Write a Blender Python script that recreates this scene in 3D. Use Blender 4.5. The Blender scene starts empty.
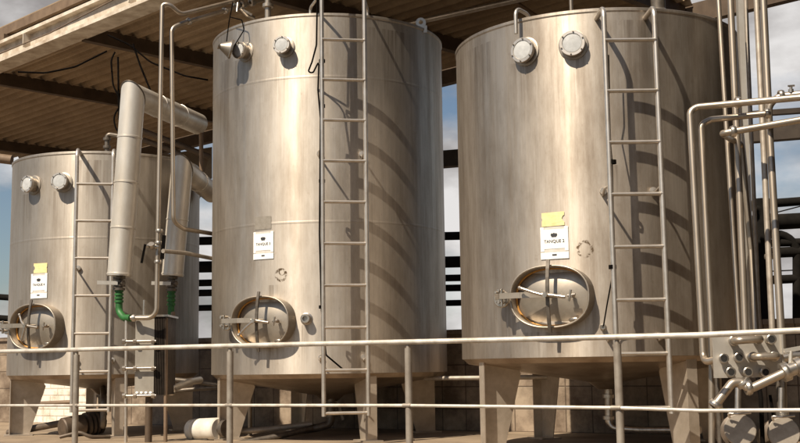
import bpy, math, random
from mathutils import Vector, Matrix
random.seed(7)
S = bpy.context.scene
COL = S.collection
R = math.radians

# ------------------------------------------------------------------ camera maths
EYE = 0.55
F_PX = 1150.0
PITCH, ROLL = R(7.26), R(0.8)
CAM = Vector((0, 0, EYE))
_f = Vector((0, math.cos(PITCH), math.sin(PITCH)))
_r0 = Vector((1, 0, 0)); _u0 = Vector((0, -math.sin(PITCH), math.cos(PITCH)))
_r = _r0 * math.cos(ROLL) - _u0 * math.sin(ROLL)
_u = _r0 * math.sin(ROLL) + _u0 * math.cos(ROLL)

def ray(px, py):
    return _f + _r * ((px - 400) / F_PX) + _u * ((221.5 - py) / F_PX)
def P(px, py, Y):                       # survey point: direction + distance in depth
    d = ray(px, py); return CAM + d * (Y / d.y)
def PZ(px, py, Z):                      # survey point on a level plane
    d = ray(px, py); return CAM + d * ((Z - EYE) / d.z)

# ------------------------------------------------------------------ mesh builder
class MB:
    def __init__(s): s.v = []; s.f = []; s.sm = []
    def add(s, verts, faces, smooth=False):
        b = len(s.v)
        s.v += [Vector(v) for v in verts]
        for f in faces: s.f.append([i + b for i in f]); s.sm.append(smooth)
        return s
    def box(s, c, ax, ay, az):          # centre and three half axes
        c, ax, ay, az = map(Vector, (c, ax, ay, az))
        vs = [c + ax*i + ay*j + az*k for k in (-1, 1) for j in (-1, 1) for i in (-1, 1)]
        if ax.cross(ay).dot(az) < 0: vs = vs[4:] + vs[:4]
        return s.add(vs, [(0,2,3,1),(4,5,7,6),(0,1,5,4),(2,6,7,3),(0,4,6,2),(1,3,7,5)])
    def prism(s, poly, n):              # polygon extruded along n
        n = Vector(n); m = len(poly); poly = [Vector(p) for p in poly]
        vs = poly + [p + n for p in poly]
        fs = [tuple(range(m))[::-1], tuple(range(m, 2*m))]
        fs += [(i, (i+1) % m, m + (i+1) % m, m + i) for i in range(m)]
        return s.add(vs, fs)
    def beam(s, a, b, w, h, up=(0, 0, 1)):
        a, b = Vector(a), Vector(b); d = (b - a).normalized()
        sd = d.cross(Vector(up)).normalized(); u = sd.cross(d).normalized()
        return s.box((a + b)/2, (b - a)/2, sd*w/2, u*h/2)
    def tube(s, pts, r, bend=0.0, seg=14, caps=True, nb=7):
        pts = [Vector(p) for p in pts]
        if bend > 0 and len(pts) > 2:
            out = [pts[0]]
            for i in range(1, len(pts)-1):
                p, a, b = pts[i], pts[i-1] - pts[i], pts[i+1] - pts[i]
                la, lb = a.length, b.length; a.normalize(); b.normalize()
                ang = a.angle(b)
                if ang > math.pi - .03: out.append(p); continue
                t = min(bend / math.tan(ang/2), la*.48, lb*.48)
                p0, p1 = p + a*t, p + b*t
                rr = t*math.tan(ang/2)
                c = p + (a + b).normalized() * (rr / math.sin(ang/2))
                e0, e1 = p0 - c, p1 - c; tot = e0.angle(e1); axis = e0.cross(e1).normalized()
                for k in range(nb+1): out.append(c + Matrix.Rotation(tot*k/nb, 3, axis) @ e0)
            out.append(pts[-1]); pts = out
        n = len(pts); rs = r if isinstance(r, (list, tuple)) else [r]*n
        T = []
        for i in range(n):
            a = pts[max(i-1, 0)]; b = pts[min(i+1, n-1)]; T.append((b - a).normalized())
        N = T[0].orthogonal().normalized(); vs = []
        for i in range(n):
            if i: N = (N - T[i]*N.dot(T[i])).normalized()
            B = T[i].cross(N)
            vs += [pts[i] + (N*math.cos(2*math.pi*k/seg) + B*math.sin(2*math.pi*k/seg))*rs[i] for k in range(seg)]
        fs = [(i*seg+k, i*seg+(k+1) % seg, (i+1)*seg+(k+1) % seg, (i+1)*seg+k) for i in range(n-1) for k in range(seg)]
        s.add(vs, fs, True)
        if caps:
            b = len(vs)
            s.add(vs[:seg], [tuple(range(seg))[::-1]]); s.add(vs[b-seg:], [tuple(range(seg))])
        return s
    def lathe(s, o, axis, prof, seg=32, smooth=True):   # prof: (distance along axis, radius)
        o, ax = Vector(o), Vector(axis).normalized(); N = ax.orthogonal().normalized(); B = ax.cross(N)
        vs = []
        for h, r in prof:
            vs += [o + ax*h + (N*math.cos(2*math.pi*k/seg) + B*math.sin(2*math.pi*k/seg))*r for k in range(seg)]
        for i in range(len(prof)-1):
            q = vs[i*seg:(i+2)*seg]
            s.add(q, [(k, (k+1) % seg, seg+(k+1) % seg, seg+k) for k in range(seg)], smooth)
        return s
    def disc(s, o, axis, r, seg=32):
        o, ax = Vector(o), Vector(axis).normalized(); N = ax.orthogonal().normalized(); B = ax.cross(N)
        return s.add([o + (N*math.cos(2*math.pi*k/seg) + B*math.sin(2*math.pi*k/seg))*r for k in range(seg)], [tuple(range(seg))])
    def ball(s, c, r, seg=12, rings=8):
        return s.lathe(c, (0, 0, 1), [(-r*math.cos(math.pi*i/rings), max(r*math.sin(math.pi*i/rings), 1e-4)) for i in range(rings+1)], seg)
    def build(s, name, mat, parent=None, origin=None):
        o = Vector((0, 0, 0))
        if parent is not None:
            p = parent
            while p.parent: p = p.parent
            o = p.location
        elif origin is not None: o = Vector(origin)
        elif s.v:
            o = Vector((sum(v.x for v in s.v)/len(s.v), sum(v.y for v in s.v)/len(s.v), min(v.z for v in s.v)))
        me = bpy.data.meshes.new(name)
        me.from_pydata([tuple(v - o) for v in s.v], [], s.f)
        me.polygons.foreach_set('use_smooth', s.sm)
        me.update(); me.materials.append(mat)
        ob = bpy.data.objects.new(name, me); COL.objects.link(ob)
        if parent is not None: ob.parent = parent
        else: ob.location = o
        return ob

def tag(o, label=None, cat=None, group=None, kind=None):
    if label: o['label'] = label
    if cat: o['category'] = cat
    if group: o['group'] = group
    if kind: o['kind'] = kind
    return o
def thing(name, loc, label, cat, group=None):
    o = bpy.data.objects.new(name, None); o.location = loc; o.empty_display_size = .1
    COL.objects.link(o); return tag(o, label, cat, group)

# ------------------------------------------------------------------ materials
def new_mat(name):
    m = bpy.data.materials.new(name); m.use_nodes = True
    nt = m.node_tree; return m, nt, nt.nodes['Principled BSDF']
def N(nt, t, **kw):
    n = nt.nodes.new(t)
    for k, v in kw.items():
        if k in n.inputs: n.inputs[k].default_value = v
        else: setattr(n, k, v)
    return n
def ramp(nt, stops):
    n = nt.nodes.new('ShaderNodeValToRGB'); e = n.color_ramp.elements
    while len(e) < len(stops): e.new(.5)
    for i, (p, c) in enumerate(stops):
        e[i].position = p; e[i].color = (*c, 1) if len(c) == 3 else c
    return n
def g(v): return (v, v, v)

def simple(name, c1, c2=None, rough=.5, metal=0.0, scale=8.0, stretch=(1, 1, 1), bump=0.0, rvar=.1, detail=6.0, spec=.5):
    m, nt, b = new_mat(name); L = nt.links.new
    c2 = c2 or tuple(x*.8 for x in c1)
    tc = N(nt, 'ShaderNodeTexCoord'); mp = N(nt, 'ShaderNodeMapping'); mp.inputs['Scale'].default_value = stretch
    L(tc.outputs['Object'], mp.inputs['Vector'])
    no = N(nt, 'ShaderNodeTexNoise', Scale=scale, Detail=detail, Roughness=.62); L(mp.outputs[0], no.inputs['Vector'])
    rp = ramp(nt, [(.32, c2), (.66, c1)]); L(no.outputs['Fac'], rp.inputs['Fac']); L(rp.outputs[0], b.inputs['Base Color'])
    mr = N(nt, 'ShaderNodeMapRange'); mr.inputs['To Min'].default_value = min(rough+rvar, 1); mr.inputs['To Max'].default_value = max(rough-rvar, .05)
    L(no.outputs['Fac'], mr.inputs['Value']); L(mr.outputs[0], b.inputs['Roughness'])
    b.inputs['Metallic'].default_value = metal; b.inputs['Specular IOR Level'].default_value = spec
    if bump:
        bp = N(nt, 'ShaderNodeBump', Strength=bump, Distance=.01); L(no.outputs['Fac'], bp.inputs['Height']); L(bp.outputs[0], b.inputs['Normal'])
    return m

def tank_steel(name, c_hi, c_lo, rough, marks=(), seed=0.0, grime=.5, metal=.9, drip=()):
    """brushed stainless: vertical run marks, blotches, fine grain, scuff marks at given local points"""
    m, nt, b = new_mat(name); L = nt.links.new
    tc = N(nt, 'ShaderNodeTexCoord')
    def noise(st, scale, detail=5, rough_=.6, off=0):
        mp = N(nt, 'ShaderNodeMapping'); mp.inputs['Scale'].default_value = st; mp.inputs['Location'].default_value = (seed+off, seed*1.7+off, seed*.6)
        L(tc.outputs['Object'], mp.inputs['Vector'])
        n = N(nt, 'ShaderNodeTexNoise', Scale=scale, Detail=detail, Roughness=rough_); L(mp.outputs[0], n.inputs['Vector']); return n
    streak = noise((1, 1, .035), 16, 7, .7)
    fine = noise((1, 1, .02), 70, 4, .7, 3)
    blotch = noise((1, 1, .28), 3.4, 8, .72, 9)
    spots = noise((1, 1, .8), 22, 5, .75, 21)
    r1 = ramp(nt, [(.30, c_lo), (.68, c_hi)]); L(streak.outputs['Fac'], r1.inputs['Fac'])
    mx = N(nt, 'ShaderNodeMix', data_type='RGBA', blend_type='MULTIPLY'); mx.inputs[0].default_value = grime
    rb = ramp(nt, [(.34, (.50, .45, .40)), (.60, g(1))]); L(blotch.outputs['Fac'], rb.inputs['Fac'])
    L(r1.outputs[0], mx.inputs[6]); L(rb.outputs[0], mx.inputs[7])
    mx2 = N(nt, 'ShaderNodeMix', data_type='RGBA', blend_type='MULTIPLY'); mx2.inputs[0].default_value = .35
    rs = ramp(nt, [(.27, (.55, .47, .40)), (.40, g(1))]); L(spots.outputs['Fac'], rs.inputs['Fac'])
    L(mx.outputs[2], mx2.inputs[6]); L(rs.outputs[0], mx2.inputs[7])
    mx3 = N(nt, 'ShaderNodeMix', data_type='RGBA', blend_type='MULTIPLY'); mx3.inputs[0].default_value = .45
    rf = ramp(nt, [(.3, (.75, .72, .68)), (.7, g(1))]); L(fine.outputs['Fac'], rf.inputs['Fac'])
    L(mx2.outputs[2], mx3.inputs[6]); L(rf.outputs[0], mx3.inputs[7])
    col = mx3.outputs[2]
    for (p, rad) in marks:                              # ring-shaped scuffs left by old fittings
        ds = N(nt, 'ShaderNodeVectorMath', operation='DISTANCE'); ds.inputs[1].default_value = p
        L(tc.outputs['Object'], ds.inputs[0])
        sc = N(nt, 'ShaderNodeMath', operation='DIVIDE'); sc.inputs[1].default_value = rad; L(ds.outputs['Value'], sc.inputs[0])
        rr = ramp(nt, [(0, g(0)), (.55, g(0)), (.72, g(1)), (.88, g(1)), (1.0, g(0))]); L(sc.outputs[0], rr.inputs['Fac'])
        th = ramp(nt, [(.46, g(0)), (.54, g(1))]); n3 = noise((1, 1, 1), 38, 4, .7, 5); L(n3.outputs['Fac'], th.inputs['Fac'])
        ml = N(nt, 'ShaderNodeMath', operation='MULTIPLY'); L(rr.outputs[0], ml.inputs[0]); L(th.outputs[0], ml.inputs[1])
        mk = N(nt, 'ShaderNodeMix', data_type='RGBA'); L(ml.outputs[0], mk.inputs[0]); L(col, mk.inputs[6]); mk.inputs[7].default_value = (.09, .06, .035, 1)
        col = mk.outputs[2]
    dn = noise((1, 1, .03), 30, 4, .6, 40)
    for (p, wd, ln_) in drip:                            # run marks below fittings and seams
        sub = N(nt, 'ShaderNodeVectorMath', operation='SUBTRACT'); sub.inputs[1].default_value = p; L(tc.outputs['Object'], sub.inputs[0])
        sp = N(nt, 'ShaderNodeSeparateXYZ'); L(sub.outputs[0], sp.inputs[0])
        cb = N(nt, 'ShaderNodeCombineXYZ'); L(sp.outputs[0], cb.inputs[0]); L(sp.outputs[1], cb.inputs[1])
        le = N(nt, 'ShaderNodeVectorMath', operation='LENGTH'); L(cb.outputs[0], le.inputs[0])
        wm = N(nt, 'ShaderNodeMapRange'); wm.inputs['From Min'].default_value = wd; wm.inputs['From Max'].default_value = wd*.3; L(le.outputs['Value'], wm.inputs['Value'])
        zm = N(nt, 'ShaderNodeMapRange'); zm.inputs['From Min'].default_value = -ln_; zm.inputs['From Max'].default_value = -.02; L(sp.outputs[2], zm.inputs['Value'])
        zc = N(nt, 'ShaderNodeMath', operation='LESS_THAN'); zc.inputs[1].default_value = 0.0; L(sp.outputs[2], zc.inputs[0])
        tr = ramp(nt, [(.42, g(0)), (.58, g(1))]); L(dn.outputs['Fac'], tr.inputs['Fac'])
        f = wm.outputs[0]
        for o_ in (zm.outputs[0], zc.outputs[0], tr.outputs[0]):
            ml = N(nt, 'ShaderNodeMath', operation='MULTIPLY'); L(f, ml.inputs[0]); L(o_, ml.inputs[1]); f = ml.outputs[0]
        ms_ = N(nt, 'ShaderNodeMath', operation='MULTIPLY'); ms_.inputs[1].default_value = .55; L(f, ms_.inputs[0])
        mk = N(nt, 'ShaderNodeMix', data_type='RGBA'); L(ms_.outputs[0], mk.inputs[0]); L(col, mk.inputs[6]); mk.inputs[7].default_value = (.16, .12, .085, 1); col = mk.outputs[2]
    L(col, b.inputs['Base Color'])
    mr = N(nt, 'ShaderNodeMapRange'); mr.inputs['To Min'].default_value = rough + .2; mr.inputs['To Max'].default_value = rough - .18
    L(streak.outputs['Fac'], mr.inputs['Value']); L(mr.outputs[0], b.inputs['Roughness'])
    b.inputs['Metallic'].default_value = metal
    b.inputs['Anisotropic'].default_value = .40; b.inputs['Anisotropic Rotation'].default_value = .25
    tg = N(nt, 'ShaderNodeTangent', direction_type='RADIAL', axis='Z'); L(tg.outputs[0], b.inputs['Tangent'])
    wav = noise((1, 1, .5), 1.6, 2, .5, 31)
    bp0 = N(nt, 'ShaderNodeBump', Strength=.28, Distance=.05); L(wav.outputs['Fac'], bp0.inputs['Height'])
    bp = N(nt, 'ShaderNodeBump', Strength=.06, Distance=.004); L(fine.outputs['Fac'], bp.inputs['Height']); L(bp0.outputs[0], bp.inputs['Normal'])
    L(bp.outputs[0], b.inputs['Normal'])
    b2 = N(nt, 'ShaderNodeBsdfPrincipled'); L(col, b2.inputs['Base Color']); b2.inputs['Metallic'].default_value = 1
    b2.inputs['Roughness'].default_value = .30; b2.inputs['Anisotropic'].default_value = .97; b2.inputs['Anisotropic Rotation'].default_value = .25
    L(tg.outputs[0], b2.inputs['Tangent']); L(bp.outputs[0], b2.inputs['Normal'])
    ms = N(nt, 'ShaderNodeMixShader'); ms.inputs[0].default_value = .10; L(b.outputs[0], ms.inputs[1]); L(b2.outputs[0], ms.inputs[2])
    L(ms.outputs[0], nt.nodes['Material Output'].inputs['Surface'])
    return m

M = {}
M['pipe'] = simple('pipe_steel', (.46, .39, .31), (.30, .245, .185), .36, .8, 9, (1, 1, .4))
M['ladder'] = simple('ladder_steel', (.66, .60, .53), (.45, .40, .34), .36, .8, 12)
M['rail'] = simple('rail_paint', (.74, .69, .61), (.42, .36, .29), .42, .35, 11, (1, 1, 1), .15, .15, 9)
M['post'] = simple('post_steel', (.36, .315, .26), (.24, .20, .16), .5, .4, 14)
M['fitting'] = simple('fitting_steel', (.55, .50, .44), (.34, .30, .25), .32, .9, 30)
M['dark_fit'] = simple('dark_fitting', (.16, .135, .11), (.08, .065, .05), .45, .6, 20)
M['hole'] = simple('pipe_mouth', (.012, .01, .008), None, .8)
M['clad'] = simple('pipe_cladding', (.74, .69, .61), (.50, .44, .36), .40, .5, 5, (1, 1, .35), .25, .14, 9)
M['glass'] = simple('frosted_glass', (.50, .50, .49), (.38, .38, .37), .25, 0, 25)
M['gasket'] = simple('orange_gasket', (.62, .30, .05), (.40, .18, .03), .6, 0, 20)
M['green'] = simple('green_hose', (.018, .13, .022), (.012, .075, .015), .55, 0, 20)
M['black'] = simple('black_cable', (.008, .007, .006), (.005, .004, .004), .95, 0, 20, spec=.0)
M['paper'] = simple('white_paper', (.82, .81, .78), (.74, .72, .68), .6, 0, 20)
M['sheetbk'] = simple('plastic_sleeve', (.62, .58, .52), (.5, .46, .4), .35, 0, 20)
M['ink'] = simple('ink', (.03, .03, .035), None, .7)
M['yellow'] = simple('yellow_paper', (.78, .67, .34), (.66, .54, .24), .7, 0, 20)
M['ghost'] = simple('worn_sticker', (.34, .30, .25), (.24, .21, .17), .55, .5, 30)
M['rust'] = simple('rusty_beam', (.20, .135, .085), (.11, .07, .042), .7, .1, 5, (1, 1, 1), .1)
M['beam'] = simple('dark_beam', (.10, .066, .04), (.06, .038, .022), .7, .1, 5, (1, 1, 1), .1)
M['white_beam'] = simple('white_beam_paint', (.66, .59, .49), (.36, .28, .20), .6, 0, 6, (1, 1, 1), .1)
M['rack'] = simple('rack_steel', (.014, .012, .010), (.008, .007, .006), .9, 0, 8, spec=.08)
M['rackbrown'] = simple('rack_brown', (.05, .034, .022), (.03, .02, .013), .7, .1, 8)
M['plate'] = simple('panel_plate', (.62, .58, .52), (.46, .42, .36), .42, .6, 10, (1, 1, .6))
M['exch'] = simple('exchanger_plate', (.36, .33, .28), (.24, .21, .17), .5, .3, 8, (1, 1, .5))
M['gap'] = simple('plate_pack', (.075, .055, .04), (.035, .026, .018), .6, .3, 20)
M['motor'] = simple('motor_paint', (.70, .66, .58), (.52, .47, .40), .5, .1, 10)
M['pump'] = simple('pump_brown', (.12, .085, .06), (.06, .045, .03), .55, .3, 12)
M['cone'] = simple('cone_steel', (.34, .30, .25), (.24, .20, .16), .42, .8, 10)

# corrugated sheet
def sheet_mat():
    m, nt, b = new_mat('corrugated_sheet'); L = nt.links.new
    tc = N(nt, 'ShaderNodeTexCoord')
    n1 = N(nt, 'ShaderNodeTexNoise', Scale=1.4, Detail=8, Roughness=.65); L(tc.outputs['Object'], n1.inputs['Vector'])
    n2 = N(nt, 'ShaderNodeTexNoise', Scale=26, Detail=5, Roughness=.7); L(tc.outputs['Object'], n2.inputs['Vector'])
    r1 = ramp(nt, [(.3, (.22, .15, .085)), (.7, (.40, .29, .18))]); L(n1.outputs['Fac'], r1.inputs['Fac'])
    r2 = ramp(nt, [(.3, g(.72)), (.65, g(1))]); L(n2.outputs['Fac'], r2.inputs['Fac'])
    mx = N(nt, 'ShaderNodeMix', data_type='RGBA', blend_type='MULTIPLY'); mx.inputs[0].default_value = .7
    L(r1.outputs[0], mx.inputs[6]); L(r2.outputs[0], mx.inputs[7]); L(mx.outputs[2], b.inputs['Base Color'])
    b.inputs['Roughness'].default_value = .8
    return m
M['sheet'] = sheet_mat()

def wall_mat():
    m, nt, b = new_mat('glazed_block_wall'); L = nt.links.new
    tc = N(nt, 'ShaderNodeTexCoord'); mp = N(nt, 'ShaderNodeMapping'); mp.inputs['Rotation'].default_value = (R(90), 0, 0)
    L(tc.outputs['Object'], mp.inputs['Vector'])
    bk = N(nt, 'ShaderNodeTexBrick', Scale=1.0); bk.offset = 0.0
    for k, v in (('Brick Width', .235), ('Row Height', .19), ('Mortar Size', .006), ('Mortar Smooth', .4), ('Bias', -.2)): bk.inputs[k].default_value = v
    bk.inputs['Color1'].default_value = (.30, .235, .17, 1); bk.inputs['Color2'].default_value = (.24, .18, .13, 1); bk.inputs['Mortar'].default_value = (.10, .07, .045, 1)
    L(mp.outputs[0], bk.inputs['Vector'])
    n1 = N(nt, 'ShaderNodeTexNoise', Scale=3.0, Detail=8, Roughness=.7); L(tc.outputs['Object'], n1.inputs['Vector'])
    r1 = ramp(nt, [(.38, (.22, .16, .11)), (.62, g(1.15))]); L(n1.outputs['Fac'], r1.inputs['Fac'])
    mx = N(nt, 'ShaderNodeMix', data_type='RGBA', blend_type='MULTIPLY'); mx.inputs[0].default_value = .8
    L(bk.outputs['Color'], mx.inputs[6]); L(r1.outputs[0], mx.inputs[7]); L(mx.outputs[2], b.inputs['Base Color'])
    b.inputs['Roughness'].default_value = .6
    bp = N(nt, 'ShaderNodeBump', Strength=.4, Distance=.006); bp.invert = True; L(bk.outputs['Fac'], bp.inputs['Height']); L(bp.outputs[0], b.inputs['Normal'])
    return m
def white_wall():
    m, nt, b = new_mat('whitewashed_brick'); L = nt.links.new
    tc = N(nt, 'ShaderNodeTexCoord'); mp = N(nt, 'ShaderNodeMapping'); mp.inputs['Rotation'].default_value = (R(90), 0, 0)
    L(tc.outputs['Object'], mp.inputs['Vector'])
    bk = N(nt, 'ShaderNodeTexBrick', Scale=1.0)
    for k, v in (('Brick Width', .22), ('Row Height', .075), ('Mortar Size', .008), ('Mortar Smooth', .5)): bk.inputs[k].default_value = v
    bk.inputs['Color1'].default_value = (.74, .69, .60, 1); bk.inputs['Color2'].default_value = (.66, .60, .51, 1); bk.inputs['Mortar'].default_value = (.52, .46, .38, 1)
    L(mp.outputs[0], bk.inputs['Vector'])
    n1 = N(nt, 'ShaderNodeTexNoise', Scale=5.0, Detail=9, Roughness=.7); L(tc.outputs['Object'], n1.inputs['Vector'])
    r1 = ramp(nt, [(.34, (.50, .40, .29)), (.5, g(1))]); L(n1.outputs['Fac'], r1.inputs['Fac'])
    mx = N(nt, 'ShaderNodeMix', data_type='RGBA', blend_type='MULTIPLY'); mx.inputs[0].default_value = .8
    L(bk.outputs['Color'], mx.inputs[6]); L(r1.outputs[0], mx.inputs[7]); L(mx.outputs[2], b.inputs['Base Color']); b.inputs['Roughness'].default_value = .85
    bp = N(nt, 'ShaderNodeBump', Strength=.6, Distance=.008); bp.invert = True; L(bk.outputs['Fac'], bp.inputs['Height']); L(bp.outputs[0], b.inputs['Normal'])
    return m
M['whitewash'] = white_wall()
M['wall'] = wall_mat()
M['floor'] = simple('worn_concrete', (.30, .225, .15), (.16, .115, .075), .8, 0, 2.2, (1, 1, 1), .25, detail=10)
M['ground'] = simple('dry_earth', (.07, .052, .036), (.045, .033, .023), .9, 0, .8, (1, 1, 1), .3, detail=12)

# ------------------------------------------------------------------ the setting
rail_dir = Vector((4.88, -2.93, 0)).normalized()
rail_n = Vector((-rail_dir.y, rail_dir.x, 0))
if rail_n.y < 0: rail_n = -rail_n
Y0, Y1 = 8.48, 5.55
def railY(px): return 1 / ((1/Y0) + (1/Y1 - 1/Y0) * px / 800)
mid = P(400, 345, railY(400)); mid.z = 0
e = mid - rail_n*.18
A = e - rail_dir*14; B = e + rail_dir*14
mb = MB(); mb.prism([A, B, B + rail_n*13, A + rail_n*13], (0, 0, -1.1))
floor = mb.build('platform_floor', M['floor'], None, (0, 0, 0)); tag(floor, kind='structure')
mb = MB(); mb.add([(-500, -500, -1), (500, -500, -1), (500, 500, -1), (-500, 500, -1)], [(0, 1, 2, 3)])
ground = mb.build('ground', M['ground'], None, (0, 0, 0)); tag(ground, kind='structure')

# low block wall behind the tanks, parallel to the row
row_a = R(31.5)
row = Vector((math.cos(row_a), -math.sin(row_a), 0)); rown = Vector((math.sin(row_a), math.cos(row_a), 0))
wc = rown * 8.95
def wall_run(t0, t1, mat, name, label, h):
    mb = MB(); m = (t0 + t1)/2; hw = (t1 - t0)/2
    mb.box((0, .1, h/2), (hw, 0, 0), (0, .1, 0), (0, 0, h/2))
    mb.box((0, .1, h + .02), (hw, 0, 0), (0, .125, 0), (0, 0, .02))
    w_ = mb.build(name, mat, None, (0, 0, 0)); w_.location = wc + row*m; w_.rotation_euler = (0, 0, -row_a)
    return tag(w_, label, 'wall')
wall_run(-9.35, 2.5, M['wall'], 'block_wall', 'long low wall of grimy tiled blocks behind the middle and right tanks', .84)
wall_run(-10.55, -9.355, M['whitewash'], 'brick_wall', 'whitewashed brick wall in sunlight behind the legs of the left tank', .84)
wall_run(-16, -10.555, M['wall'], 'block_wall', 'dark low wall at the far left edge, beyond the left tank', .92)

# ------------------------------------------------------------------ tanks
class Tank: pass
def az_of(px, py): d = ray(px, py); return math.atan2(d.x, d.y)
def mk_tank(d, xl, xr, y):
    t = Tank(); a, b = az_of(xl, y), az_of(xr, y)
    c = (a + b)/2; t.R = d*math.sin((b - a)/2); t.c = Vector((d*math.sin(c), d*math.cos(c), 0)); return t
def PC(t, px, py, extra=0.0):
    d = ray(px, py); r = t.R + extra; o = CAM - t.c
    A_ = d.x**2 + d.y**2; B_ = 2*(o.x*d.x + o.y*d.y); C_ = o.x**2 + o.y**2 - r*r
    D = max(B_*B_ - 4*A_*C_, 0); s = (-B_ - math.sqrt(D))/(2*A_); return CAM + d*s
def azim(t, p): q = p - t.c; return math.atan2(q.x, -q.y)
def nrm(a): return Vector((math.sin(a), -math.cos(a), 0))
def tan_(a): return Vector((math.cos(a), math.sin(a), 0))
def cyl(t, a, z, off=0.0): return t.c + nrm(a)*(t.R + off) + Vector((0, 0, z))

def patch(t, a0, z0, w, h, off, nx=8):                  # sheet curved round the shell
    mb = MB(); vs = []
    for j in (0, 1):
        for i in range(nx+1): vs.append(cyl(t, a0 + (i/nx - .5)*w/t.R, z0 + (j - .5)*h, off))
    return mb.add(vs, [(i, i+1, nx+2+i, nx+1+i) for i in range(nx)])
def patch_poly(t, a0, z0, poly, off):
    mb = MB(); vs = [cyl(t, a0 + x/t.R, z0 + z, off) for x, z in poly]
    return mb.add(vs, [tuple(range(len(vs)))])
def text_patch(t, a0, z0, body, size, off):
    cu = bpy.data.curves.new('lettering', 'FONT'); cu.body = body; cu.size = size; cu.align_x = 'CENTER'; cu.align_y = 'CENTER'; cu.offset = size*.012
    ob = bpy.data.objects.new('lettering', cu); COL.objects.link(ob); bpy.context.view_layer.update()
    me = bpy.data.meshes.new_from_object(ob, depsgraph=bpy.context.evaluated_depsgraph_get())
    mb = MB(); mb.add([cyl(t, a0 + v.co.x/t.R, z0 + v.co.y, off) for v in me.vertices], [tuple(p.vertices) for p in me.polygons])
    bpy.data.objects.remove(ob); bpy.data.meshes.remove(me); return mb

def oval(hw, hh, n=48, p=2.35):
    out = []
    for i in range(n):
        a = 2*math.pi*i/n; c, s = math.cos(a), math.sin(a)
        out.append((math.copysign(abs(c)**(2/p), c)*hw, math.copysign(abs(s)**(2/p), s)*hh))
    return out

def manway(t, root, px, py, hw=.262, hh=.195, handle=0):
    p = PC(t, px, py); a = azim(t, p); n, x = nrm(a), tan_(a); z = Vector((0, 0, 1))
    o = cyl(t, a, p.z)
    L = lambda u, w, d: o + x*u + z*w + n*d
    # raised collar with rolled lip
    mb = MB(); k = 48
    prof = [(1.0, -.06), (1.0, .056), (1.014, .066), (1.008, .074), (.985, .077), (.962, .072), (.95, .06), (.945, -.03)]
    vs = []
    for sc, d in prof:
        for (u, w) in oval(hw, hh): vs.append(L(u + (sc-1)*math.copysign(1, u)*.24*abs(u)/hw, w + (sc-1)*.24*w/hh, d))
    mb.add(vs, [(i*k+j, i*k+(j+1) % k, (i+1)*k+(j+1) % k, (i+1)*k+j) for i in range(len(prof)-1) for j in range(k)], True)
    frame = mb.build('manway', t.fit, root)
    # dished door, seen inside the collar
    mb = MB(); vs = []; rings = 8
    for i in range(rings+1):
        q = 1 - i/rings
        for (u, w) in oval(hw*.945, hh*.93): vs.append(L(u*q, w*q, -.012 + .04*(1-q*q)))
    mb.add(vs, [(i*k+j, i*k+(j+1) % k, (i+1)*k+(j+1) % k, (i+1)*k+j) for i in range(rings) for j in range(k)], True)
    mb.build('door', t.fit, frame)
    mb = MB(); ov = oval(hw*.94, hh*.925); q = [L(u, w, -.001) for u, w in ov]
    mb.tube(q + [q[0], q[1]], .007, seg=8, caps=False); mb.build('gasket', M['gasket'], frame)
    # hinge arm from the left, wrapping to the hub
    mb = MB()
    pts = [(-hw-.10, .065), (-hw-.05, .118), (-.17, .122), (-.10, .112), (0, .09)]
    for i in range(4):
        a0, b0 = L(pts[i][0], .012, pts[i][1]), L(pts[i+1][0], .012, pts[i+1][1]); mb.beam(a0, b0, .012, .036)
    mb.build('hinge_arm', t.fit, frame)
    mb = MB()
    mb.lathe(L(-hw-.085, 0, -.01), n, [(0, .055), (.02, .055), (.026, .05), (.026, .001)], 20)
    for s in (-1, 1):
        mb.tube([L(-hw-.06, .012+s*.036, .03), L(-hw-.06, .012+s*.036, .12)], .009, seg=8)
        mb.tube([L(-hw-.10, .012+s*.03, .02), L(-hw-.10, .012+s*.03, .07)], .008, seg=8)
    mb.tube([L(-hw-.045, -.05, .10), L(-hw-.045, .06, .10)], .01, seg=10)
    mb.build('hinge', M['fitting'], frame)
    mb = MB()                                           # bowed upright clamp bar
    for i in range(8):
        w0, w1 = -hh*1.16 + i*hh*2.32/8, -hh*1.16 + (i+1)*hh*2.32/8
        mb.beam(L(.01, w0, .094 + .03*(1-(w0/hh/1.16)**2)), L(.01, w1, .094 + .03*(1-(w1/hh/1.16)**2)), .012, .022, x)
    mb.build('clamp_bar', M['dark_fit'], frame)
    mb = MB()                                           # screw hub and tommy bars
    mb.tube([L(.01, .005, .05), L(.01, .005, .175)], .016, seg=12)
    mb.tube([L(-.02, .012, .15), L(.13, -.012, .14)], .011, seg=10)
    ha = [(-.155, .055), (-.12, -.10), (-.05, .10)][handle]
    mb.tube([L(.01, .0, .165), L(ha[0]*.4, ha[1]*.4, .172), L(ha[0], ha[1], .168)], .0095, seg=10); mb.ball(L(ha[0], ha[1], .168), .013)
    if handle == 2: mb.tube([L(.01, .0, .16), L(-.03, -.12, .16)], .0095, seg=10)
    mb.build('handle', M['fitting'], frame)
    mb = MB()                                           # small inspection cock on the door
    mb.tube([L(.145, .0, .03), L(.145, .0, .085)], .012, seg=10); mb.tube([L(.135, -.035, .085), L(.15, .035, .085)], .007, seg=8); mb.tube([L(.125, .0, .08), L(.175, .006, .08)], .008, seg=8)
    mb.build('door_cock', M['fitting'], frame)
    mb = MB(); mb.tube([L(.12, -.15, .03), L(.15, -.145, .06), L(.17, -.143, .05)], .011, seg=10); mb.build('drain_plug', M['fitting'], frame)
    return a, p.z

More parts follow.
